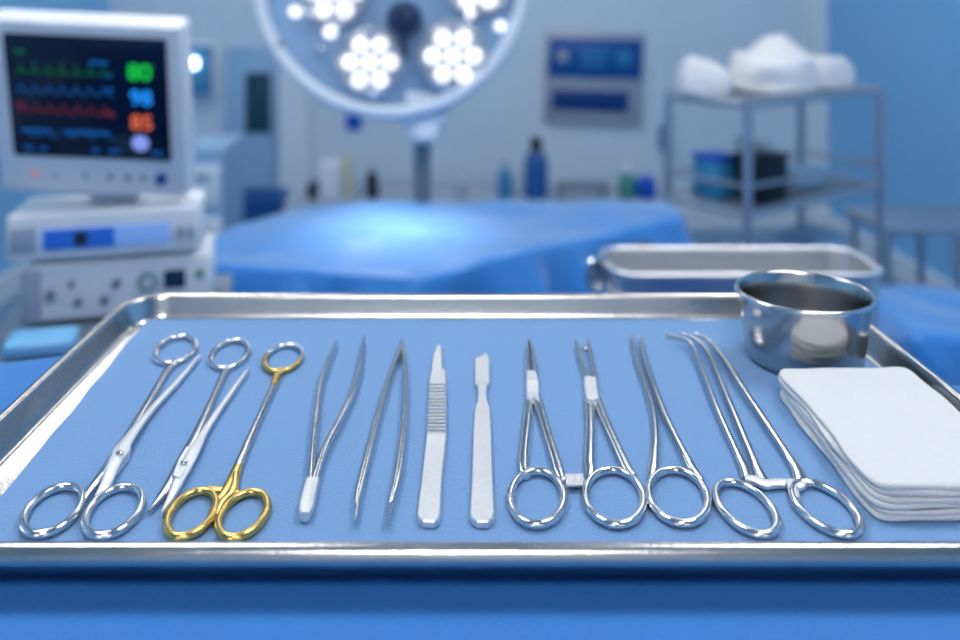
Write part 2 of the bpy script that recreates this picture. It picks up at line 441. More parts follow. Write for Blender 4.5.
# tweezers 2
s = inst('dressing_forceps', 'steel tweezers joined at the far end with open bent tips toward the viewer', 'tweezers', 402, 345, 'tweezers in the tray')
b = MB(); rib(b, [(402, 342, .0014), (399, 352, .0028), (386, 388, .0030), (373, 436, .0034), (361, 483, .0036), (357, 503, .0028), (357.5, 510, .0020), (355.5, 524, .0008)], .003, .0046, .0002); b.build('arm', M['steel'], s)
b = MB(); rib(b, [(402, 342, .0014), (403.5, 352, .0028), (405.5, 385, .0030), (404, 426, .0034), (398, 474, .0036), (391, 503, .0028), (390, 510, .0020), (387, 524, .0008)], .003, .0046, .0002); b.build('arm', M['steel'], s)

# scalpels
s = inst('scalpel', 'wider scalpel with a ribbed grip on its steel handle', 'scalpel', 430, 470, 'scalpels in the tray')
b = MB(); b.prism(outl([(438, 344), (441.5, 345), (442, 374), (432, 374), (432, 366), (433.5, 355)], .0022), ZL+.0012, ZL+.0022, .0002); b.build('blade', M['satin'], s, sharp=20)
hp = [(432, 369), (434, 368), (443, 368), (446, 370), (446.5, 384), (447, 433), (442, 480), (440.5, 513), (439, 518), (434, 521), (423, 520.5), (418, 517), (417, 511), (421, 480), (426.5, 433), (429, 384), (430.5, 372)]
b = MB(); b.prism(outl(hp, .0034), ZL+.0004, ZL+.0034, .0006); h_ = b.build('handle', M['satin'], s, sharp=20)
b = MB()
for k in range(14):
    y = 385+k*3.55
    p, q = W(429.6-(y-384)*.052, y, .0038), W(446.0+(y-384)*.01, y, .0038)
    b.tube([p, q], .00075, 8)
b.build('grip_ridges', M['steel'], h_)
s = inst('scalpel', 'narrower scalpel with a plain smooth handle and stubby blade', 'scalpel', 482, 470, 'scalpels in the tray')
b = MB(); b.prism(outl([(486, 353), (489, 357), (489.5, 384), (475, 384), (475, 358), (480, 356)], .0026), ZL+.0010, ZL+.0026, .0003); b.build('blade', M['satin'], s, sharp=20)
hp = [(477, 382), (487, 382), (486.5, 391), (487, 400), (490, 406), (491.5, 430), (493, 480), (494.5, 512), (493, 517), (488, 521), (477, 521), (471, 517), (469.8, 512), (471.5, 480), (473, 430), (474.5, 407), (477.5, 400), (478, 391)]
b = MB(); b.prism(outl(hp, .0034), ZL+.0004, ZL+.0034, .0006); b.build('handle', M['satin'], s, sharp=20)

# D: needle holder with the ratchet
s = inst('needle_holder', 'small needle holder with short pointed jaws and ratchet touching the next clamp', 'surgical clamp', 535, 430, 'hinged clamps in the tray')
b = MB(); rib(b, [(528.5, 341, .0008), (527.5, 350, .0022), (527.5, 364, .0030), (528.5, 376, .0034)], .003, .0036, .0002); b.build('jaw', M['steel'], s)
b = MB(); rib(b, [(529.5, 341, .0008), (532, 350, .0020), (534, 364, .0028), (534.5, 376, .0034)], .003, .0036, .0002); b.build('jaw', M['steel'], s)
b = MB(); b.prism(outl([(526.5, 370), (535.5, 370), (538, 376), (539, 392), (540, 402), (535.5, 398), (533, 396.5), (527, 397), (526.5, 392), (526, 378)], .0042), ZL+.0004, ZL+.0042, .0006)
for k in range(5):
    y = 381+k*2.4; b.tube([W(526.8, y, .0043), W(538.5, y, .0043)], .0004, 6)
b.build('box_joint', M['satin'], s, sharp=20)
b = MB(); rib(b, [(529.5, 396, .0050), (527, 420, .0048), (524, 448, .0048), (523, 462, .0054), (524, 471, .0044), (527, 477, .0032)], .005, .0030, .0002); b.build('shank', M['steel'], s)
b = MB(); rib(b, [(536.5, 396, .0056), (543, 420, .0050), (551, 446, .0050), (556, 462, .0054), (559, 472, .0054), (562, 480, .0036)], .005, .0030, .0002); b.build('shank', M['steel'], s)
fring(s, 537, 498, 26.8, 26.8, .0, .0019, M['steel'])
b = MB(); rib(b, [(562, 478.5, .0042), (572, 479.5, .0036), (584, 480, .0036)], .004, .0026, .0004)
for k in range(6):
    x = 567+k*3; b.tube([W(x, 474.5, .0030), W(x, 486, .0030)], .0007, 6)
b.build('ratchet', M['satin'], s)

# E
s = inst('artery_clamp', 'clamp with a forked open tip and square joint, fifth from the right end of the tray', 'surgical clamp', 600, 430, 'hinged clamps in the tray')
s['label'] = 'clamp with a forked open tip and square joint, ring joined by the ratchet'
b = MB(); rib(b, [(576, 341, .0010), (577, 346, .0022), (578.5, 352, .0030), (582, 364, .0030), (586.5, 378, .0036)], .003, .0034, .0002); rib(b, [(577, 349, .0020), (582, 349.5, .0020)], .002, .0026, .0004); b.build('jaw', M['steel'], s)
b = MB(); rib(b, [(588, 340, .0010), (588.5, 346, .0022), (590, 352, .0028), (592, 364, .0028), (594.5, 378, .0036)], .003, .0034, .0002); rib(b, [(589, 349, .0020), (584.5, 349.5, .0020)], .002, .0026, .0004); b.build('jaw', M['steel'], s)
b = MB(); b.prism(outl([(583.5, 377), (588, 375), (594, 376.5), (596, 375.5), (599, 398), (593, 400.5), (586, 398)], .0044), ZL+.0003, ZL+.0044, .0005); b.build('box_joint', M['satin'], s, sharp=20)
b = MB(); rib(b, [(589, 398, .0056), (590, 425, .0050), (589.5, 450, .0050), (589, 463, .0054), (590, 471, .0054), (589, 479, .0036)], .005, .0030, .0002); b.build('shank', M['steel'], s)
b = MB(); rib(b, [(596, 398, .0056), (606, 423, .0050), (617, 447, .0050), (624, 462, .0054), (628, 470, .0054), (634, 477, .0036)], .005, .0030, .0002); b.build('shank', M['steel'], s)
fring(s, 614.5, 497.5, 29, 27.3, -.12, .0019, M['steel'])

# F
s = inst('artery_forceps', 'slender crossed clamp with narrow tips and a single ring between its neighbours', 'surgical clamp', 665, 430, 'hinged clamps in the tray')
s['label'] = 'slender single-ring clamp with two nearly parallel limbs meeting in narrow tips'
b = MB(); rib(b, [(631, 335.5, .0014), (632.5, 342, .0026), (637, 363, .0032), (646, 388, .0034), (653, 412, .0038), (655.5, 438, .0038), (654, 460, .0048), (653, 470, .0054), (651, 481, .0036)], .004, .0030, .0002); b.build('limb', M['steel'], s)
b = MB(); rib(b, [(641, 336.5, .0014), (641.5, 343, .0026), (645, 361, .0032), (655, 390, .0034), (667, 420, .0038), (681, 448, .0038), (688, 461, .0048), (692, 469, .0050), (696, 474, .0042), (702, 482, .0030)], .004, .0030, .0014, zs=[.0002, .0004, .0012, .0014, .0008, .0004, .0002, .0002, .0002, .0002]); b.build('limb', M['steel'], s)
fring(s, 678.3, 496.8, 29.6, 26.8, -.2, .0019, M['steel'])

# G
s = inst('curved_clamp', 'large curved clamp with three long shafts and two rings beside the gauze', 'surgical clamp', 760, 430, 'hinged clamps in the tray')
def cl(b, pts, zs): rib(b, pts, .003, .0028, 0, zs=zs, n=6)
b = MB(); cl(b, [(666, 336.5, .0016), (676, 338, .0022), (688, 341.5, .0026), (694, 350, .0030), (703, 372, .0030), (718, 411, .0032), (735, 449, .0036), (744, 468, .0050), (748, 480, .0060)], [.004, .004, .0036, .003, .0024, .0016, .0006, .0002, .0002]); b.build('shaft', M['steel'], s)
b = MB(); cl(b, [(681, 334.5, .0016), (690, 337, .0022), (701, 344, .0028), (710, 356, .0032), (718, 375, .0032), (738, 423, .0034), (752, 456, .0038), (758, 470, .0050), (764, 482, .0060)], [.004, .004, .0036, .003, .0026, .0016, .0008, .0004, .0002]); b.build('shaft', M['steel'], s)
b = MB(); cl(b, [(695, 334.5, .0016), (704, 338, .0024), (715, 347, .0032), (727, 363, .0036), (743, 388, .0036), (765, 421, .0038), (787, 454, .0042), (797, 470, .0056), (801, 482, .0070)], [.0044, .0044, .004, .0034, .0028, .0016, .0008, .0004, .0002]); b.build('shaft', M['steel'], s)
b = MB(); rib(b, [(745, 479, .0040), (758, 481, .0060), (765, 484.5, .0058), (774, 483.5, .0056), (783, 483.5, .0058), (786, 484, .0058)], .006, .0030, .0004); b.build('ratchet', M['satin'], s)
b = MB(); rib(b, [(788, 483, .0056), (797, 485, .0074), (804, 483, .0050), (812, 483, .0034)], .006, .0030, .0004); rib(b, [(791, 482, .0060), (793.5, 491, .0050), (796.5, 500, .0034)], .005, .0032, .0003); b.build('ring_neck', M['satin'], s)
fring(s, 746.5, 508.5, 30.5, 26.3, -.55, .0019, M['steel'])
fring(s, 826, 508.5, 34, 26.2, -.62, .0019, M['steel'])

# ------------------------------------------------------------ bowl
bc = Vector((.2185, .532, ZL+.0002))
t = thing('bowl', 'small round stainless steel bowl at the back right of the tray', 'bowl', bc)
pr = [(.0005, .0), (.028, .0), (.0322, .0012), (.0348, .0045), (.0372, .014), (.0402, .030), (.0414, .0372), (.0422, .0388), (.0436, .0392), (.0443, .0384), (.0440, .0372), (.0430, .0370)]
inn = [(.0388, .0435), (.0382, .0428), (.0372, .034), (.0354, .015), (.0338, .0052), (.0305, .0022), (.0005, .0014)]
body = [(.0005, .0), (.030, .0), (.0332, .0010), (.0350, .0040), (.0366, .015), (.0384, .034), (.0388, .0415)]
b = MB(); b.lathe(body+inn[0:], bc, 72, 1, .92); b.build('body', M['bowl'], t, sharp=60)
b = MB()
b.tube([bc+Vector((.0405*math.cos(a*PI/36), .0405*.92*math.sin(a*PI/36), .0423)) for a in range(72)], .0015, 10, loop=True); b.build('rolled_rim', M['steel'], t)

# ------------------------------------------------------------ gauze pads
def soft_slab(corners, z0, z1, name, m, label, cat, group, seed=0, amp=.0020, layers=2, taper=.0012, N=120):
    c4 = [Vector((x, y, 0)) for x, y in corners]; P = []
    for i in range(4):
        a, b_ = c4[i], c4[(i+1) % 4]
        for k in range(N//4): P.append(a.lerp(b_, k/(N//4)))
    for _ in range(9): P = [(P[i-1]+P[i]*2+P[(i+1) % N])/4 for i in range(N)]
    cen = sum(P, Vector())/N
    nor = []
    for i in range(N):
        t_ = (P[(i+1) % N]-P[i-1]).normalized(); n_ = Vector((t_.y, -t_.x, 0))
        if n_.dot(P[i]-cen) < 0: n_ = -n_
        nor.append(n_)
    h = z1-z0; R = []
    def nz(p, k): return noise.noise(Vector((p.x*28+seed, p.y*28, k*1.7+seed)))
    def row(ins, z, k, w=1):
        return [P[i]-nor[i]*(ins+amp*nz(P[i], k)*w)+Vector((0, 0, z+amp*.35*nz(P[i]*1.6, k+9)*w*(0 if z <= z0+1e-5 else 1))) for i in range(N)]
    lay = h/layers; br = lay*.34
    R.append(row(.012, z0, 0, .2))
    for l in range(layers):
        zb = z0+lay*l
        for a in (-75, -40, 0, 40, 75):
            a = math.radians(a)
            R.append(row(br*(1-math.cos(a))+taper*(l/layers), zb+lay/2+lay/2*math.sin(a), l))
        if l < layers-1: R.append(row(br*1.2+taper*(l/layers), zb+lay, l))
    last = R[-1]
    for f in (.97, .9, .75, .55, .35, .15):
        R.append([Vector((cen.x+(p.x-cen.x)*f, cen.y+(p.y-cen.y)*f, z1+amp*.5*nz(Vector((p.x*f, p.y*f, 0)), 3)*min(1, f*1.4))) for p in last])
    b = MB(); b.loft(R, True, True, True)
    return tag(b.build(name, m, sharp=80), label, cat, group)
g = 'folded gauze pads in the tray'
zb = ZL+.0005
soft_slab([(.181, .3665), (.2555, .368), (.2570, .487), (.184, .489)], zb, zb+.0048, 'gauze_pad', M['gauze'], 'bottom white gauze pad of the folded stack in the tray', 'gauze', g, 1)
soft_slab([(.1815, .3680), (.2590, .369), (.2585, .488), (.1835, .4875)], zb+.0049, zb+.0097, 'gauze_pad', M['gauze'], 'middle white gauze pad of the folded stack in the tray', 'gauze', g, 5)
soft_slab([(.1825, .3690), (.2600, .3700), (.2600, .488), (.1820, .4860)], zb+.0098, zb+.0152, 'gauze_pad', M['gauze'], 'topmost white gauze pad of the folded stack in the tray', 'gauze', g, 9, amp=.0026)

# ------------------------------------------------------------ steel tub behind the tray
ux0, ux1, uy0, uy1 = .180, .500, .97, 1.08; uz = CZ-.318; ub = uz-.09
t = thing('instrument_container', 'open rectangular stainless steel container behind the tray, beside the blue bed', 'container', ((ux0+ux1)/2, (uy0+uy1)/2, ub))
def ur(off, z): return rrect(ux0, ux1, uy0, uy1, .03, z, off, 8)
b = MB(); b.loft([ur(.03, ub), ur(.010, ub), ur(.006, ub+.004), ur(.004, uz-.006), ur(.0052, uz-.006), ur(.0072, ub+.006), ur(.014, ub+.0025), ur(.03, ub+.0025)], True, True, True); b.build('body', M['tub'], t, sharp=50)
b = MB(); b.tube(ur(.003, uz-.004), .0042, 10, loop=True); b.tube(ur(.003, uz-.030), .0022, 8, loop=True); b.build('rim', M['tub'], t)
b = MB()
for k in range(3):
    c0 = Vector((ux0-.013+.006*k, uy0+.040+k*.008, uz-.014))
    b.tube([c0+Vector((.011*math.cos(a), .004*math.cos(a), .018*math.sin(a))) for a in [2*PI*i/24 for i in range(24)]], .0026, 8, loop=True)
b.build('handle_rings', M['steel'], t)
t = thing('utility_stand', 'small steel stand carrying the open steel container', 'stand', (.337, 1.045, 0))
MB().box((.337, 1.045, ub-.0105), (.27, .09, .02), bev=.004).build('top', M['rack'], t)
b = MB(); b.tube([(.337, 1.045, .05), (.337, 1.045, ub-.02)], .016, 16); b.build('pole', M['rack'], t)
b = MB(); b.lathe([(.14, .0), (.14, .02), (.12, .035), (.02, .055)], (.337, 1.045, 0), 32, cap0=True, cap1=True); b.build('base', M['rack'], t)

# ------------------------------------------------------------ operating bed
t = thing('operating_bed', 'operating table standing under a blue drape in the middle of the room', 'bed', (.05, 1.77, 0))
ZB = CZ-.482
MB().box((.06, 1.80, ZB-.07), (.72, .24, .09), bev=.03, seg=3).build('mattress', M['darkplastic'], t)
MB().box((.06, 1.80, ZB-.145), (.74, .25, .04), bev=.006).build('frame', M['rack'], t)
b = MB(); b.tube([(.06, 1.80, .09), (.06, 1.80, ZB-.165)], .07, 20); b.build('column', M['rack'], t)
MB().box((.06, 1.80, .05), (.55, .30, .08), bev=.02).build('base', M['greyenamel'], t)
def bb(x, y):
    r = .010*math.exp(-((x+.12)**2/.05+(y-1.76)**2/.012))+.014*noise.noise(Vector((x*4, y*5, 3)))+.005*noise.noise(Vector((x*13, y*11, 7)))
    r += .016*math.exp(-((x-.38)**2/.02+(y-1.92)**2/.01))
    return r
o = drape([(-.53, 1.55), (-.06, 1.46), (.12, 1.56), (.26, 1.68), (.50, 1.83), (.50, 1.98), (.1, 1.99), (-.38, 1.97), (-.46, 1.80)], ZB, .22, 'bed_drape', M['beddrape'], 13, .036, .06, bb, rad=.014, seed=3, N=200)
tag(o, 'blue surgical drape spread over the operating bed, under the round lamp', 'drape')

# ------------------------------------------------------------ patient monitor and rack
yaw = math.radians(13)
TW = Vector((-.455, 1.25, 0))
mc = Vector((-.5553*.85, 1.2897*.85, CZ-.1563*.85))
mrot = Euler((.2788, .0468, .025+.0)).to_matrix().to_4x4()
t = thing('patient_monitor', 'white patient monitor with a dark screen of coloured readouts at the upper left', 'monitor', mc, rot=(.2788, .0468, .025))
sw, sh = .204, .1687
MB().box((-.003, .024, -.0195), (sw+.044, .046, sh+.075), bev=.008, seg=4).build('housing', M['plastic'], t, local=True)
scr = MB().box((0, -.0005, 0), (sw, .004, sh), bev=.001).build('screen', M['screen'], t, local=True)
def strip(pts, r, m, name='trace'):
    b = MB(); b.tube([(x, -.0032, z) for x, z in pts], r, 6); b.build(name, m, scr, local=True)
def sx(u): return -sw/2+sw*u
def sz(v): return sh/2-sh*v
def wave(v, amp, m, kind, u0=.06, u1=.66):
    pts = []
    n = 150
    for i in range(n+1):
        f = i/n; ph = (f*7) % 1
        if kind == 0: y = 1.0*math.exp(-((ph-.4)/.035)**2)-.3*math.exp(-((ph-.48)/.03)**2)+.22*math.exp(-((ph-.7)/.08)**2)
        elif kind == 1: y = math.exp(-((ph-.3)/.13)**2)+.45*math.exp(-((ph-.6)/.1)**2)
        else: y = .5+.5*math.sin(f*2*PI*5)
        pts.append((sx(u0+(u1-u0)*f), sz(v)+amp*y))
    strip(pts, .0008, m)
wave(.30, .016, M['e_green2'], 0); wave(.47, .012, M['e_blue2'], 1); wave(.63, .012, M['e_red2'], 1); wave(.83, .010, M['e_blue2'], 2)
def text(s_, u, v, size, m, name='readout'):
    cu = bpy.data.curves.new(name, 'FONT'); cu.body = s_; cu.size = size; cu.extrude = .0006; cu.align_x = 'LEFT'; cu.offset = size*.012
    o = bpy.data.objects.new(name, cu); C.objects.link(o)
    dg = bpy.context.evaluated_depsgraph_get(); me = bpy.data.meshes.new_from_object(o.evaluated_get(dg))
    bpy.data.objects.remove(o)
    r = bpy.data.objects.new(name, me); C.objects.link(r); me.materials.clear(); me.materials.append(m)
    r.parent = scr; r.location = (sx(u), -.0034, sz(v)); r.rotation_euler = (PI/2, 0, 0)
    return r
text('80', .755, .325, .031, M['e_green']); text('98', .762, .53, .029, M['e_blue']); text('85', .758, .735, .029, M['e_orange'])
MB().lathe([(.0001, .001), (.011, .001), (.011, 0)], (sx(.815), -.0034, sz(.85)), 20, mt=Matrix.Rotation(PI/2, 4, 'X')).build('readout', M['e_white'], scr, local=True)
for (u0, u1, v, m) in ((.07, .13, .14, 'e_green2'), (.52, .64, .20, 'e_blue2'), (.82, .92, .22, 'e_green2'), (.62, .66, .30, 'e_blue2'), (.62, .66, .42, 'e_blue2'), (.05, .08, .57, 'e_red2'), (.6, .66, .62, 'e_red2'),
                       (.07, .26, .78, 'e_blue2'), (.34, .62, .78, 'e_blue2'), (.07, .13, .93, 'e_blue2'), (.17, .22, .93, 'e_blue2'), (.5, .55, .93, 'e_blue2'), (.61, .68, .93, 'e_blue2'), (.88, .95, .93, 'e_blue2')):
    MB().box(((sx(u0)+sx(u1))/2, -.0030, sz(v)), (sw*(u1-u0), .001, .005)).build('caption_bar', M[m], scr, local=True)
for i, (x, m) in enumerate(((-.078, 'e_orange'), (-.052, 'greyplastic'), (-.012, 'greenplastic'), (.020, 'darkplastic'), (.043, 'darkplastic'), (.064, 'darkplastic'))):
    MB().lathe([(.0001, .003), (.0026, .0026), (.003, 0)], (x-.0, .0015, -sh/2-.028), 14, mt=Matrix.Rotation(PI/2, 4, 'X')).build('button', M[m], t, local=True)
MB().lathe([(.0001, .008), (.0065, .0075), (.0078, .0)], (.088, .0015, -sh/2-.027), 24, mt=Matrix.Rotation(PI/2, 4, 'X')).build('control_knob', M['blueplastic'], t, local=True, label='blue control knob')

# stack of devices; the stack is turned a little to the right
def lt(x, y, z): # device local -> world (x along front, y back)
    return Vector((-.572+x*math.cos(yaw)-y*math.sin(yaw), 1.08+x*math.sin(yaw)+y*math.cos(yaw), z))
def unit(name, label, cat, x0, x1, y0, y1, z0, z1, m):
    t = thing(name, label, cat, lt((x0+x1)/2, (y0+y1)/2, z0), rot=(0, 0, yaw))
    MB().box((0, 0, (z1-z0)/2+.002), (x1-x0, y1-y0, z1-z0-.004), bev=.006, seg=3).build('housing', m, t, local=True)
    return t, (x1-x0), -(y1-y0)/2, z1-z0
# base block the monitor stands on
zt1 = .898; zb1 = .834
t, w_, yf, h_ = unit('monitor_base', 'low white plinth between the patient monitor and the device below', 'base', .095, .155, .03, .09, zt1+.001, zt1+.016, M['greyplastic'])
b = MB(); b.box((-.01, .01, .020), (.06, .05, .016), bev=.003); b.build('neck', M['darkplastic'], t, local=True)
t, w_, yf, h_ = unit('infusion_unit', 'white device with a blue display strip under the patient monitor', 'medical device', 0, .238, 0, .11, zb1, zt1, M['plastic'])
MB().box((.002, yf-.001, h_*.50), (.098+.06, .004, h_*.42), bev=.001).build('display', M['e_lcd2'], t, local=True)
MB().box((-.030, yf-.004, h_*.50), (.085, .002, h_*.40), bev=.0005).build('display_window', M['e_lcd'], t, local=True)
MB().box((-.028, yf-.0055, h_*.50), (.015, .002, h_*.28)).build('cursor_block', M['darkplastic'], t, local=True)
for x in (.094, .108): MB().box((x, yf-.002, h_*.5), (.009, .005, h_*.22), bev=.001).build('key', M['greyplastic'], t, local=True)
MB().box((-.098, yf-.001, h_*.5), (.03, .003, h_*.5), bev=.001).build('key_panel', M['greyplastic'], t, local=True)
t, w_, yf, h_ = unit('ventilator_unit', 'pale grey device with knobs and a dark square display, lowest in the left stack', 'medical device', .022, .252, .01, .12, .752, zb1-.003, M['plastic'])
MB().box((.068, yf-.001, h_*.62), (.028, .004, .024), bev=.001).build('display', M['darkglass'], t, local=True)
MB().box((.100, yf-.001, h_*.68), (.010, .004, .010), bev=.001).build('indicator', M['greenplastic'], t, local=True)
for x, r in ((.034, .011),):
    b = MB(); b.tube([(x+r*math.cos(a), yf-.003, h_*.60+r*math.sin(a)) for a in [2*PI*i/24 for i in range(24)]], .002, 6, loop=True); b.build('dial_ring', M['greenplastic'], t, local=True)
for x, z, r in ((-.085, .5, .007), (-.052, .36, .006), (-.02, .36, .006), (-.005, .62, .006), (-.060, .66, .004)):
    MB().lathe([(.0001, .008), (r*.8, .008), (r, 0)], (x, yf+.0, h_*z), 18, mt=Matrix.Rotation(PI/2, 4, 'X')).build('knob', M['greyenamel'], t, local=True)
MB().box((-.108, yf-.002, h_*.5), (.022, .006, h_*.8), bev=.002).build('side_grip', M['greyplastic'], t, local=True)
# rack cart
t = thing('equipment_cart', 'grey equipment cart carrying the monitor and devices at the left', 'cart', lt(.13, .12, 0), rot=(0, 0, yaw))
for z in (.741, .45, .16): MB().box((0, -.04, z), (.29, .20, .018), bev=.004).build('shelf', M['greyenamel'], t, local=True)
for x in (-.135, .135):
    for y in (-.13, .05):
        if y < 0: zt = .735
        else: zt = .735
        b = MB(); b.tube([(x, y, .05), (x, y, zt)], .010, 12); pl = b.build('post', M['greyenamel'], t, local=True)
        b = MB(); b.tube([(x-.011, y, .028), (x+.011, y, .028)], .027, 16); b.build('caster', M['darkplastic'], pl, local=True)
# dark upright post at the frame's left edge and pale blue bin hanging in front
o = MB().box(lt(-.025, .0, .79), (.018, .018, .24), rot=(0, 0, yaw), bev=.003).build('cable_post', M['darkplastic'], t); 
o.matrix_parent_inverse = Matrix()
bpy.data.objects.remove(o)
b = MB(); b.box((-.153, -.12, .80), (.016, .016, .24), bev=.003); b.box((-.146, -.12, .70), (.02, .016, .03)); b.build('side_rail', M['darkplastic'], t, local=True)
b = MB(); b.box((0, 0, .010), (.075, .05, .018), bev=.006, seg=3)
o = b.build('supply_box', M['skyplastic']); p = A(42, 350, .98)
o.location = p; o.rotation_euler = (0, 0, yaw); tag(o, 'pale blue supply box on the swing-out tray below the devices', 'box')
t2 = thing('cart_tray', 'narrow grey shelf bracket under the pale blue supply box', 'shelf', (p.x, p.y, p.z-.012), rot=(0, 0, yaw))
b = MB(); b.box((0, 0, .005), (.10, .08, .010), bev=.002); b.build('plate', M['greyenamel'], t2, local=True)
b = MB(); b.tube([(0, -.01, 0), (0, -.01, -p.z+.012+.03)], .012, 12); b.build('pole', M['greyenamel'], t2, local=True)
b = MB(); b.lathe([(.055, 0), (.055, .02), (.02, .035)], (0, -.01, -p.z+.012), 24, cap0=True, cap1=True); b.build('base', M['greyenamel'], t2, local=True)

# ------------------------------------------------------------ surgical lamp
LD = 2.15
lc = A(391, -22, LD); LR = 140/F*LD
lt_ = thing('surgical_lamp', 'large round surgical lamp with clusters of white lights above the bed', 'lamp', lc, rot=(PI/2-.10, 0, 0))
# local: +z toward the camera after rotation
b = MB(); b.tube([(LR*.955*math.cos(a), LR*.955*math.sin(a), 0) for a in [2*PI*i/72 for i in range(72)]], LR*.050, 14, loop=True, up=Vector((0, 0, 1)))
b.build('outer_ring', M['lampshell'], lt_, local=True)
b = MB(); b.lathe([(.001, -.035), (LR*.6, -.033), (LR*.93, -.012), (LR*.93, -.008), (LR*.6, -.029), (.001, -.031)], (0, 0, 0), 64); b.build('back_shell', M['lampglass'], lt_, local=True)
def pod(u, v, r, n=7):
    b = MB(); b.lathe([(.001, -.01), (r*1.08, -.01), (r*1.12, .012), (r*1.04, .014), (r*.98, .004), (.001, .004)], (u, v, 0), 32); p = b.build('light_pod', M['reflector'], lt_, local=True)
    for k in range(n):
        if k == 0: x = y = 0
        else: x = .66*r*math.cos(2*PI*k/(n-1)); y = .66*r*math.sin(2*PI*k/(n-1))
        b = MB(); b.lathe([(.0001, .020), (r*.18, .018), (r*.25, .010), (r*.25, .004)], (u+x, v+y, 0), 18); b.build('led_lens', M['led'], p, local=True)
def lp(px, py): return ((px-391)/F*LD, -(py+22)/F*LD)
for (px, py, r) in ((371, 62, .076), (453, 56, .078), (335, -8, .080), (478, -18, .080), (405, -72, .075)): pod(*lp(px, py), r)
for (px, py, r) in ((331, 32, .016), (296, 12, .014), (281, 44, .011), (322, 50, .012), (500, 26, .013), (470, 14, .012)):
    u, v = lp(px, py)
    b = MB(); b.lathe([(.0001, .018), (r*.8, .016), (r, .006), (r, -.006)], (u, v, 0), 16); b.build('led_lens', M['led'] if py < 40 else M['reflector'], lt_, local=True)
u, v = lp(405, 20)
b = MB(); b.lathe([(.0001, .055), (.030, .053), (.044, .040), (.046, .010), (.046, -.01)], (u, v, 0), 32); b.lathe([(.0001, .13), (.011, .128), (.013, .05)], (u, v-.0, 0), 20); b.build('hub', M['lamphandle'], lt_, local=True)
b = MB(); b.tube([(u, v-.02, .05), (u+.002, v-.06, .055), (u+.004, v-.10, .05)], [.014, .011, .009], 14); b.build('handle', M['lamphandle'], lt_, local=True)
# arm joint and pole
u, v = lp(425, 108)
b = MB(); b.box((u, v, -.045), (.115, .10, .07), bev=.02, seg=4); b.box((u, v-.06, -.035), (.07, .05, .06), bev=.015, seg=3); b.build('yoke', M['lampshell'], lt_, local=True)
pp = A(422, 130, LD+.04)
t = thing('lamp_stand', 'grey blue upright post holding the round surgical lamp behind the bed', 'stand', (pp.x, pp.y, 0))
b = MB(); b.tube([(pp.x, pp.y, .05), (pp.x, pp.y, pp.z+.02)], .022, 20); b.build('pole', M['greyenamel'], t)
b = MB(); b.tube([(pp.x, pp.y, .35), (pp.x, pp.y, .54)], .032, 20); b.build('collar', M['rack'], t)
for k in range(4):
    a = PI/4+k*PI/2
    q = Vector((pp.x+.22*math.cos(a), pp.y+.22*math.sin(a), .06))
    b = MB(); b.tube([(pp.x, pp.y, .07), q], .02, 10, flat=.7); lg = b.build('leg', M['greyenamel'], t)
    b = MB(); b.tube([q+Vector((-.012, 0, -.03)), q+Vector((.012, 0, -.03))], .03, 14); b.build('caster', M['darkplastic'], lg)

# ------------------------------------------------------------ wall sign
p = lambda px, py: Vector((wx(px), Y1, wz(py)))
sgn = thing('wall_sign', 'framed wall board with two blue panels on the back wall', 'sign', (wx(592), Y1-.02, wz(80)), rot=(0, .035, 0))
def sgb(name, px0, px1, py0, py1, m, dy, par=None, lab=None):
    x0, x1, z0, z1 = wx(px0)-wx(592), wx(px1)-wx(592), wz(py1)-wz(80), wz(py0)-wz(80)
    o = MB().box(((x0+x1)/2, dy, (z0+z1)/2), (x1-x0, .012, z1-z0), bev=.003).build(name, m, par or sgn, local=True, label=lab); return o
sgb('frame', 544, 642, 31, 123, M['frame'], 0.0)
a1 = sgb('panel', 547, 640, 38, 77, M['signblue'], -.010, lab='upper blue panel with pale marks')
a2 = sgb('panel', 552, 628, 90, 110, M['signdark'], -.010, lab='lower plain dark blue panel')
sgb('mark', 578, 606, 50, 56, M['signteal'], -.018, a1); sgb('mark', 580, 602, 60, 65, M['signteal'], -.018, a1); sgb('mark', 616, 628, 50, 64, M['signteal'], -.018, a1); sgb('mark', 556, 566, 52, 62, M['frame'], -.018, a1)
# small blue notice left of the sign
o = MB().box((wx(354), Y1-.008, wz(121)), (.075, .014, .085), bev=.003).build('wall_notice', M['brightblue']); tag(o, 'small blue square notice on the wall below the lamp ring', 'notice')
o = MB().box((wx(664), Y1-.02, wz(137)), (.06, .04, .13), bev=.01).build('wall_dispenser', M['blueplastic']); tag(o, 'small blue wall dispenser left of the storage cart', 'dispenser')

# ------------------------------------------------------------ counter along the back wall
cz = CZ-.205*3.9/.85*1.0
cz = CZ-(203+5)/F*3.85
t = thing('back_counter', 'long pale counter along the back wall behind the blue bed', 'counter', ((wx(315)+wx(665))/2, 4.05, 0))
cx0, cx1 = -.66, .98
MB().box(((cx0+cx1)/2, 4.04, cz-.015), (cx1-cx0, .40, .03), bev=.005).build('worktop', M['greyplastic'], t)
MB().box(((cx0+cx1)/2, 4.06, (cz-.03)/2), (cx1-cx0-.04, .34, cz-.032), bev=.003).build('carcass', M['paleblue'], t)
for k in range(4):
    x = cx0+.03+(cx1-cx0-.06)*(k+.5)/4
    dr = MB().box((x, 3.885, (cz-.03)/2), ((cx1-cx0-.06)/4-.01, .014, cz-.07), bev=.003).build('door', M['trim'], t)
    MB().box((x+.12, 3.872, cz-.10), (.10, .012, .012), bev=.003).build('handle', M['rack'], dr)
def cpos(px): return Vector(((px-VX)/F*3.95, 3.95, cz+.001))
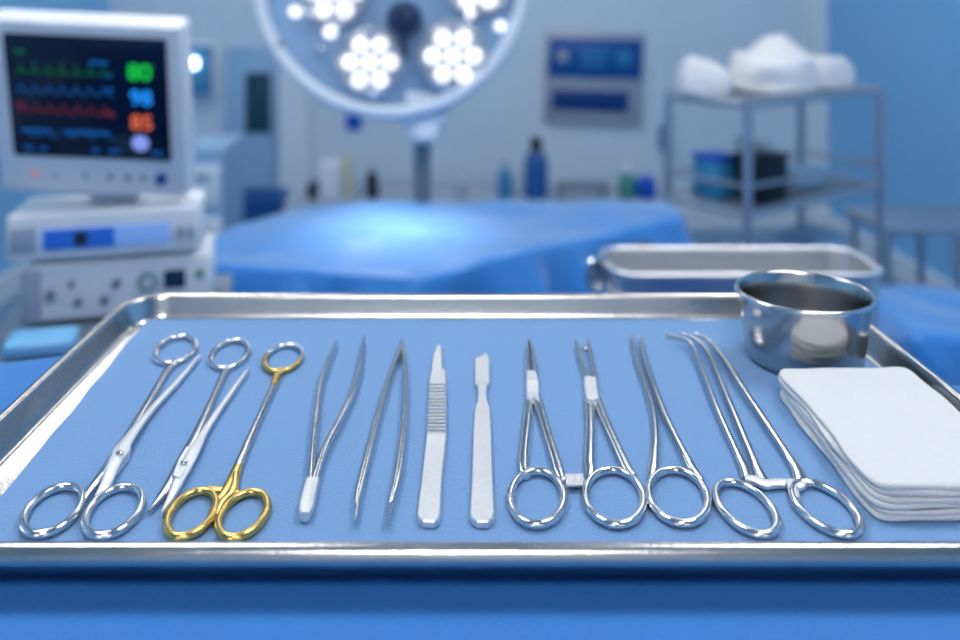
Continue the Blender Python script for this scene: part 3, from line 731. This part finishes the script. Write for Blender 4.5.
def bottle(px, w, h, m, capm, label, cat='bottle', name='bottle', group='bottles on the back counter', neck=.45):
    c = cpos(px); t = thing(name, label, cat, c, group)
    b = MB(); b.lathe([(.0005, 0), (w*.9, 0), (w, .006), (w, h*.62), (w*.8, h*.72), (w*neck, h*.78), (w*neck, h*.82)], c, 24, cap0=True, cap1=True); b.build('body', m, t)
    b = MB(); b.lathe([(w*neck*1.1, h*.80), (w*neck*1.15, h*.98), (w*neck*.9, h)], c, 20, cap0=True, cap1=True); b.build('cap', capm, t)
bottle(505, .035, .17, M['tealplastic'], M['paleblue'], 'teal bottle at the left of the dark pump bottle on the counter')
bottle(536, .055, .28, M['blueplastic'], M['black'], 'large dark bottle with black top standing on the back counter')
bottle(627, .040, .15, M['greenplastic'], M['plastic'], 'green bottle near the right end of the back counter')
def cbox(px, w, h, m, name, label, cat, rot=0, lift=0):
    c = cpos(px)
    o = MB().box(c+Vector((0, 0, h/2+lift)), (w, .09, h), bev=.006).build(name, m); tag(o, label, cat)
    return o
c = cpos(582)
t = thing('instrument_rack', 'low dark rack lying on the back counter between the bottles', 'rack', c)
MB().box(c+Vector((0, 0, .055)), (.24, .06, .03), bev=.006).build('bar', M['greyenamel'], t)
for dx in (-.10, .10): MB().box(c+Vector((dx, 0, .02)), (.02, .08, .04), bev=.003).build('foot', M['greyenamel'], t)
b = MB(); b.lathe([(.0005, 0), (.042, 0), (.046, .01), (.046, .08), (.03, .10), (.0005, .10)], cpos(646), 24); tag(b.build('canister', M['brightblue']), 'round bright blue canister at the right end of the counter', 'canister')
cbox(331, .10, .17, M['plastic'], 'paper_box', 'white box on the back counter below the lamp ring', 'box')
cbox(348, .045, .20, M['cream'], 'cream_carton', 'tall cream carton beside the white box on the counter', 'box')
cbox(313, .04, .07, M['darkplastic'], 'device_case', 'small dark case at the left end of the counter', 'case')
bottle(372, .030, .15, M['darkplastic'], M['greyplastic'], 'small dark bottle left of the lamp post on the counter')
bottle(462, .022, .09, M['greyplastic'], M['plastic'], 'tiny pale bottle just right of the lamp post on the counter')

# left background: pale machine and blue bin on a stool
p = A(213, 230, 2.5)
t = thing('anaesthesia_machine', 'pale blue upright machine behind the monitor at the left', 'medical machine', (p.x, p.y, 0))
zt = CZ-(135+5)/F*2.4
MB().box((p.x, 2.5, zt/2), (.13, .22, zt-.06), bev=.012, seg=3).build('cabinet', M['paleblue'], t)
for k in range(3): 
    dd = MB().box((p.x, 2.386, zt-.14-k*.15), (.11, .012, .12), bev=.004).build('drawer', M['trim'], t)
    MB().box((p.x, 2.376, zt-.11-k*.15), (.05, .010, .010), bev=.002).build('handle', M['rack'], dd)
for dx in (-.045, .045):
    for dy in (-.08, .08):
        b = MB(); b.tube([(p.x+dx-.01, 2.5+dy, .025), (p.x+dx+.01, 2.5+dy, .025)], .025, 12); b.build('caster', M['darkplastic'], t)
p = A(262, 222, 2.9)
t = thing('stool', 'small grey stool under the blue bin', 'stool', (p.x, p.y, 0))
MB().box((p.x, p.y, p.z-.012), (.17, .17, .02), bev=.005).build('seat', M['greyenamel'], t)
for dx in (-.07, .07):
    for dy in (-.07, .07):
        b = MB(); b.tube([(p.x+dx, p.y+dy, 0), (p.x+dx, p.y+dy, p.z-.02)], .009, 10); b.build('leg', M['greyenamel'], t)
b = MB(); b.loft([rrect(p.x-.065, p.x+.065, p.y-.06, p.y+.06, .02, p.z), rrect(p.x-.080, p.x+.080, p.y-.07, p.y+.07, .02, p.z+.085), rrect(p.x-.086, p.x+.086, p.y-.076, p.y+.076, .02, p.z+.085), rrect(p.x-.086, p.x+.086, p.y-.076, p.y+.076, .02, p.z+.10), rrect(p.x-.07, p.x+.07, p.y-.06, p.y+.06, .02, p.z+.10), rrect(p.x-.055, p.x+.055, p.y-.05, p.y+.05, .02, p.z+.004)], True, True, True)
tag(b.build('bin', M['blueplastic']), 'dark blue open bin on the stool left of the bed', 'bin')
b = MB(); q = Vector((p.x+.02, p.y+.02, 0)); 
# ------------------------------------------------------------ storage cart at right
PA, PB, PC_, PD = Vector((.564, 2.25, 0)), Vector((.716, 2.08, 0)), Vector((1.19, 2.38, 0)), Vector((1.04, 2.55, 0))
PD = PA+(PC_-PB)
ctr = (PA+PB+PC_+PD)/4
t = thing('storage_cart', 'tall open metal shelf cart holding white towels at the right', 'cart', ctr)
ZSt = CZ-.262
for q in (PA, PB, PC_, PD):
    b = MB(); b.tube([q+Vector((0, 0, .06)), q+Vector((0, 0, ZSt+.010))], .012, 12); pl = b.build('post', M['rack'], t)
    b = MB(); b.tube([q+Vector((-.012, 0, .03)), q+Vector((.012, 0, .03))], .03, 14); b.build('caster', M['darkplastic'], pl)
shelves = (ZSt, CZ-.53, .22)
for z in shelves:
    b = MB(); ins = .0
    b.prism([PA, PB, PC_, PD], z-.012, z, 0); b.build('shelf', M['greyenamel'] if z > .3 else M['rack'], t)
    b = MB()
    for a_, b_ in ((PA, PB), (PB, PC_), (PC_, PD), (PD, PA)):
        b.tube([a_+Vector((0, 0, z-.006)), b_+Vector((0, 0, z-.006))], .011, 8)
        if z < ZSt: b.tube([a_+Vector((0, 0, z+.06)), b_+Vector((0, 0, z+.06))], .006, 8)
    b.build('shelf_rail', M['rack'], t)
ang = math.atan2((PC_-PB).y, (PC_-PB).x)
def cl_(u, v, z):      # u along long side 0..1, v across
    q = PB+(PC_-PB)*u+(PA-PB)*v; return Vector((q.x, q.y, z))
def lump(c, lx, ly, h, name, m, label, cat, group, seed, rot):
    b = MB(); R = []; n = 48
    prof_ = [(.6, 0), (.95, .0), (1.0, .10), (.99, .24), (.95, .28), (.99, .34), (.97, .52), (.93, .56), (.95, .64), (.84, .82), (.62, .95), (.3, 1.0), (.02, 1.0)]
    for r_, z_ in prof_:
        ring = []
        for k in range(n):
            a = 2*PI*k/n; ca, sa = math.cos(a), math.sin(a)
            x = math.copysign(abs(ca)**.6, ca)*lx/2*r_; y = math.copysign(abs(sa)**.6, sa)*ly/2*r_
            nn = noise.noise(Vector((x*9+seed, y*9, z_*1.5+seed)))
            f = 1+.22*nn*(r_ > .2)
            zz = h*z_*(1+.45*noise.noise(Vector((x*9+seed, y*9, seed)))+.12*noise.noise(Vector((x*28, y*28, seed))))
            ring.append(Matrix.Rotation(rot, 3, 'Z') @ Vector((x*f, y*f, zz if z_ > 0 else 0))+c)
        R.append(ring)
    b.loft(R, True, True, True)
    return tag(b.build(name, m, sharp=80), label, cat, group)
zt_ = ZSt+.003
g = 'white folded towels on the storage cart'
lump(cl_(.11, .70, zt_), .13, .13, .085, 'folded_towel', M['towel'], 'small rounded white towel bundle at the left end of the cart top', 'towel', g, 2, ang+.9)
lump(cl_(.46, .5, zt_), .24, .19, .12, 'folded_towel', M['towel'], 'largest white towel pile in the middle of the cart top', 'towel', g, 6, ang)
lump(cl_(.85, .48, zt_), .17, .13, .085, 'folded_towel', M['towel'], 'flat white towel bundle at the right end of the cart top', 'towel', g, 11, ang)
zs = CZ-.53+.004
def crate(u, v, sx_, sy_, h, m, name, label, cat, lidm=None):
    c = cl_(u, v, zs); t = thing(name, label, cat, c, rot=(0, 0, ang))
    MB().box((0, 0, h/2), (sx_, sy_, h), bev=.005).build('body', m, t, local=True)
    MB().box((0, 0, h+.006), (sx_+.008, sy_+.008, .012), bev=.003).build('lid', lidm or m, t, local=True)
crate(.12, .62, .08, .08, .10, M['tealplastic'], 'storage_box', 'teal storage box at the left on the cart middle shelf', 'box', M['brightblue'])
crate(.22, .22, .11, .08, .11, M['black'], 'storage_box', 'black storage box on the cart middle shelf', 'box')
crate(.40, .66, .05, .09, .12, M['plastic'], 'dressing_carton', 'slim white carton beside the black box on the cart shelf', 'box')
crate(.66, .5, .12, .10, .035, M['paleblue'], 'supply_tray', 'low pale blue box at the right on the cart shelf', 'box')
zs = .222
for u, h, m, lab in ((.15, .27, 'plastic', 'white carton on the lowest cart shelf at the left'), (.45, .24, 'greyplastic', 'grey bin on the lowest cart shelf in the middle'), (.78, .28, 'paleblue', 'pale blue bin on the lowest cart shelf at the right')):
    crate(u, .5, .13, .13, h, M[m], 'storage_bin', lab, 'bin')

# low table and blue covered stool at right
t = thing('side_table', 'low grey metal side table by the blue wall at the right', 'table', (1.55, 2.72, 0))
zt = CZ-(226+5)/F*2.6
MB().box((1.55, 2.72, zt-.012), (.50, .26, .024), bev=.005).build('tabletop', M['rack'], t)
for x in (1.33, 1.49+.06, 1.77):
    for y in (2.61, 2.83):
        b = MB(); b.tube([(x, y, 0), (x, y, zt-.02)], .012, 10); b.build('leg', M['rack'], t)
t = thing('padded_stool', 'dark legged stool under the blue cloth right of the steel container', 'stool', (1.0, 1.62, 0))
zq = CZ-.60
MB().box((1.0, 1.62, zq-.035), (.30, .24, .05), bev=.015, seg=3).build('seat', M['darkplastic'], t)
for x in (.89, 1.11):
    for y in (1.53, 1.71):
        b = MB(); b.tube([(x, y, 0), (x*.98+.02, y, zq-.05)], .016, 12); b.build('leg', M['darkplastic'], t)
b = MB(); b.tube([(.89, 1.53, .25), (1.11, 1.53, .25), (1.11, 1.71, .25), (.89, 1.71, .25)], .009, 8, loop=True); b.build('foot_rail', M['greyenamel'], t)
o = drape([(.80, 1.49), (1.19, 1.46), (1.22, 1.76), (.82, 1.77)], zq, zq-.11, 'stool_cover', M['beddrape'], 9, .008, .012, lambda x, y: .012*noise.noise(Vector((x*9, y*9, 1))), rad=.02, seed=5, N=100)
tag(o, 'blue cloth thrown over the stool at the right edge', 'cloth')

# ------------------------------------------------------------ lights
def area(name, loc, rot, sx_, sy_, e, col=(1, 1, 1)):
    l = bpy.data.lights.new(name, 'AREA'); l.shape = 'RECTANGLE'; l.size = sx_; l.size_y = sy_; l.energy = e; l.color = col
    o = bpy.data.objects.new(name, l); C.objects.link(o); o.location = loc; o.rotation_euler = rot; return o
sp = bpy.data.lights.new('lamp_beam', 'SPOT'); sp.energy = 42; sp.spot_size = math.radians(38); sp.spot_blend = .8; sp.shadow_soft_size = .12; sp.color = (1, .98, .95)
so = bpy.data.objects.new('lamp_beam', sp); C.objects.link(so)
src = Vector((lc.x, lc.y-.14, lc.z+.0)); so.location = src
d = Vector((-.12, 1.77, ZB))-src; so.rotation_euler = d.to_track_quat('-Z', 'Y').to_euler()

wld = bpy.data.worlds.new('room_air'); wld.use_nodes = True
wld.node_tree.nodes['Background'].inputs['Color'].default_value = (.75, .85, 1, 1)
wld.node_tree.nodes['Background'].inputs['Strength'].default_value = .3
sc.world = wld

# ------------------------------------------------------------ camera
cam = bpy.data.cameras.new('camera'); co = bpy.data.objects.new('camera', cam); C.objects.link(co)
co.location = (0, 0, CZ); co.rotation_euler = (PI/2, 0, 0)
cam.sensor_width = 36; cam.lens = F/960*36
cam.shift_x = (480-VX)/960; cam.shift_y = -(320-VY)/960
cam.clip_start = .02; cam.clip_end = 50
cam.dof.use_dof = True; cam.dof.focus_distance = .415; cam.dof.aperture_fstop = 4.4; cam.dof.aperture_blades = 0
sc.camera = co
vs = sc.view_settings
vs.view_transform = 'Standard'; vs.look = 'None'; vs.gamma = 1; vs.exposure = -0.04
vs.use_curve_mapping = False
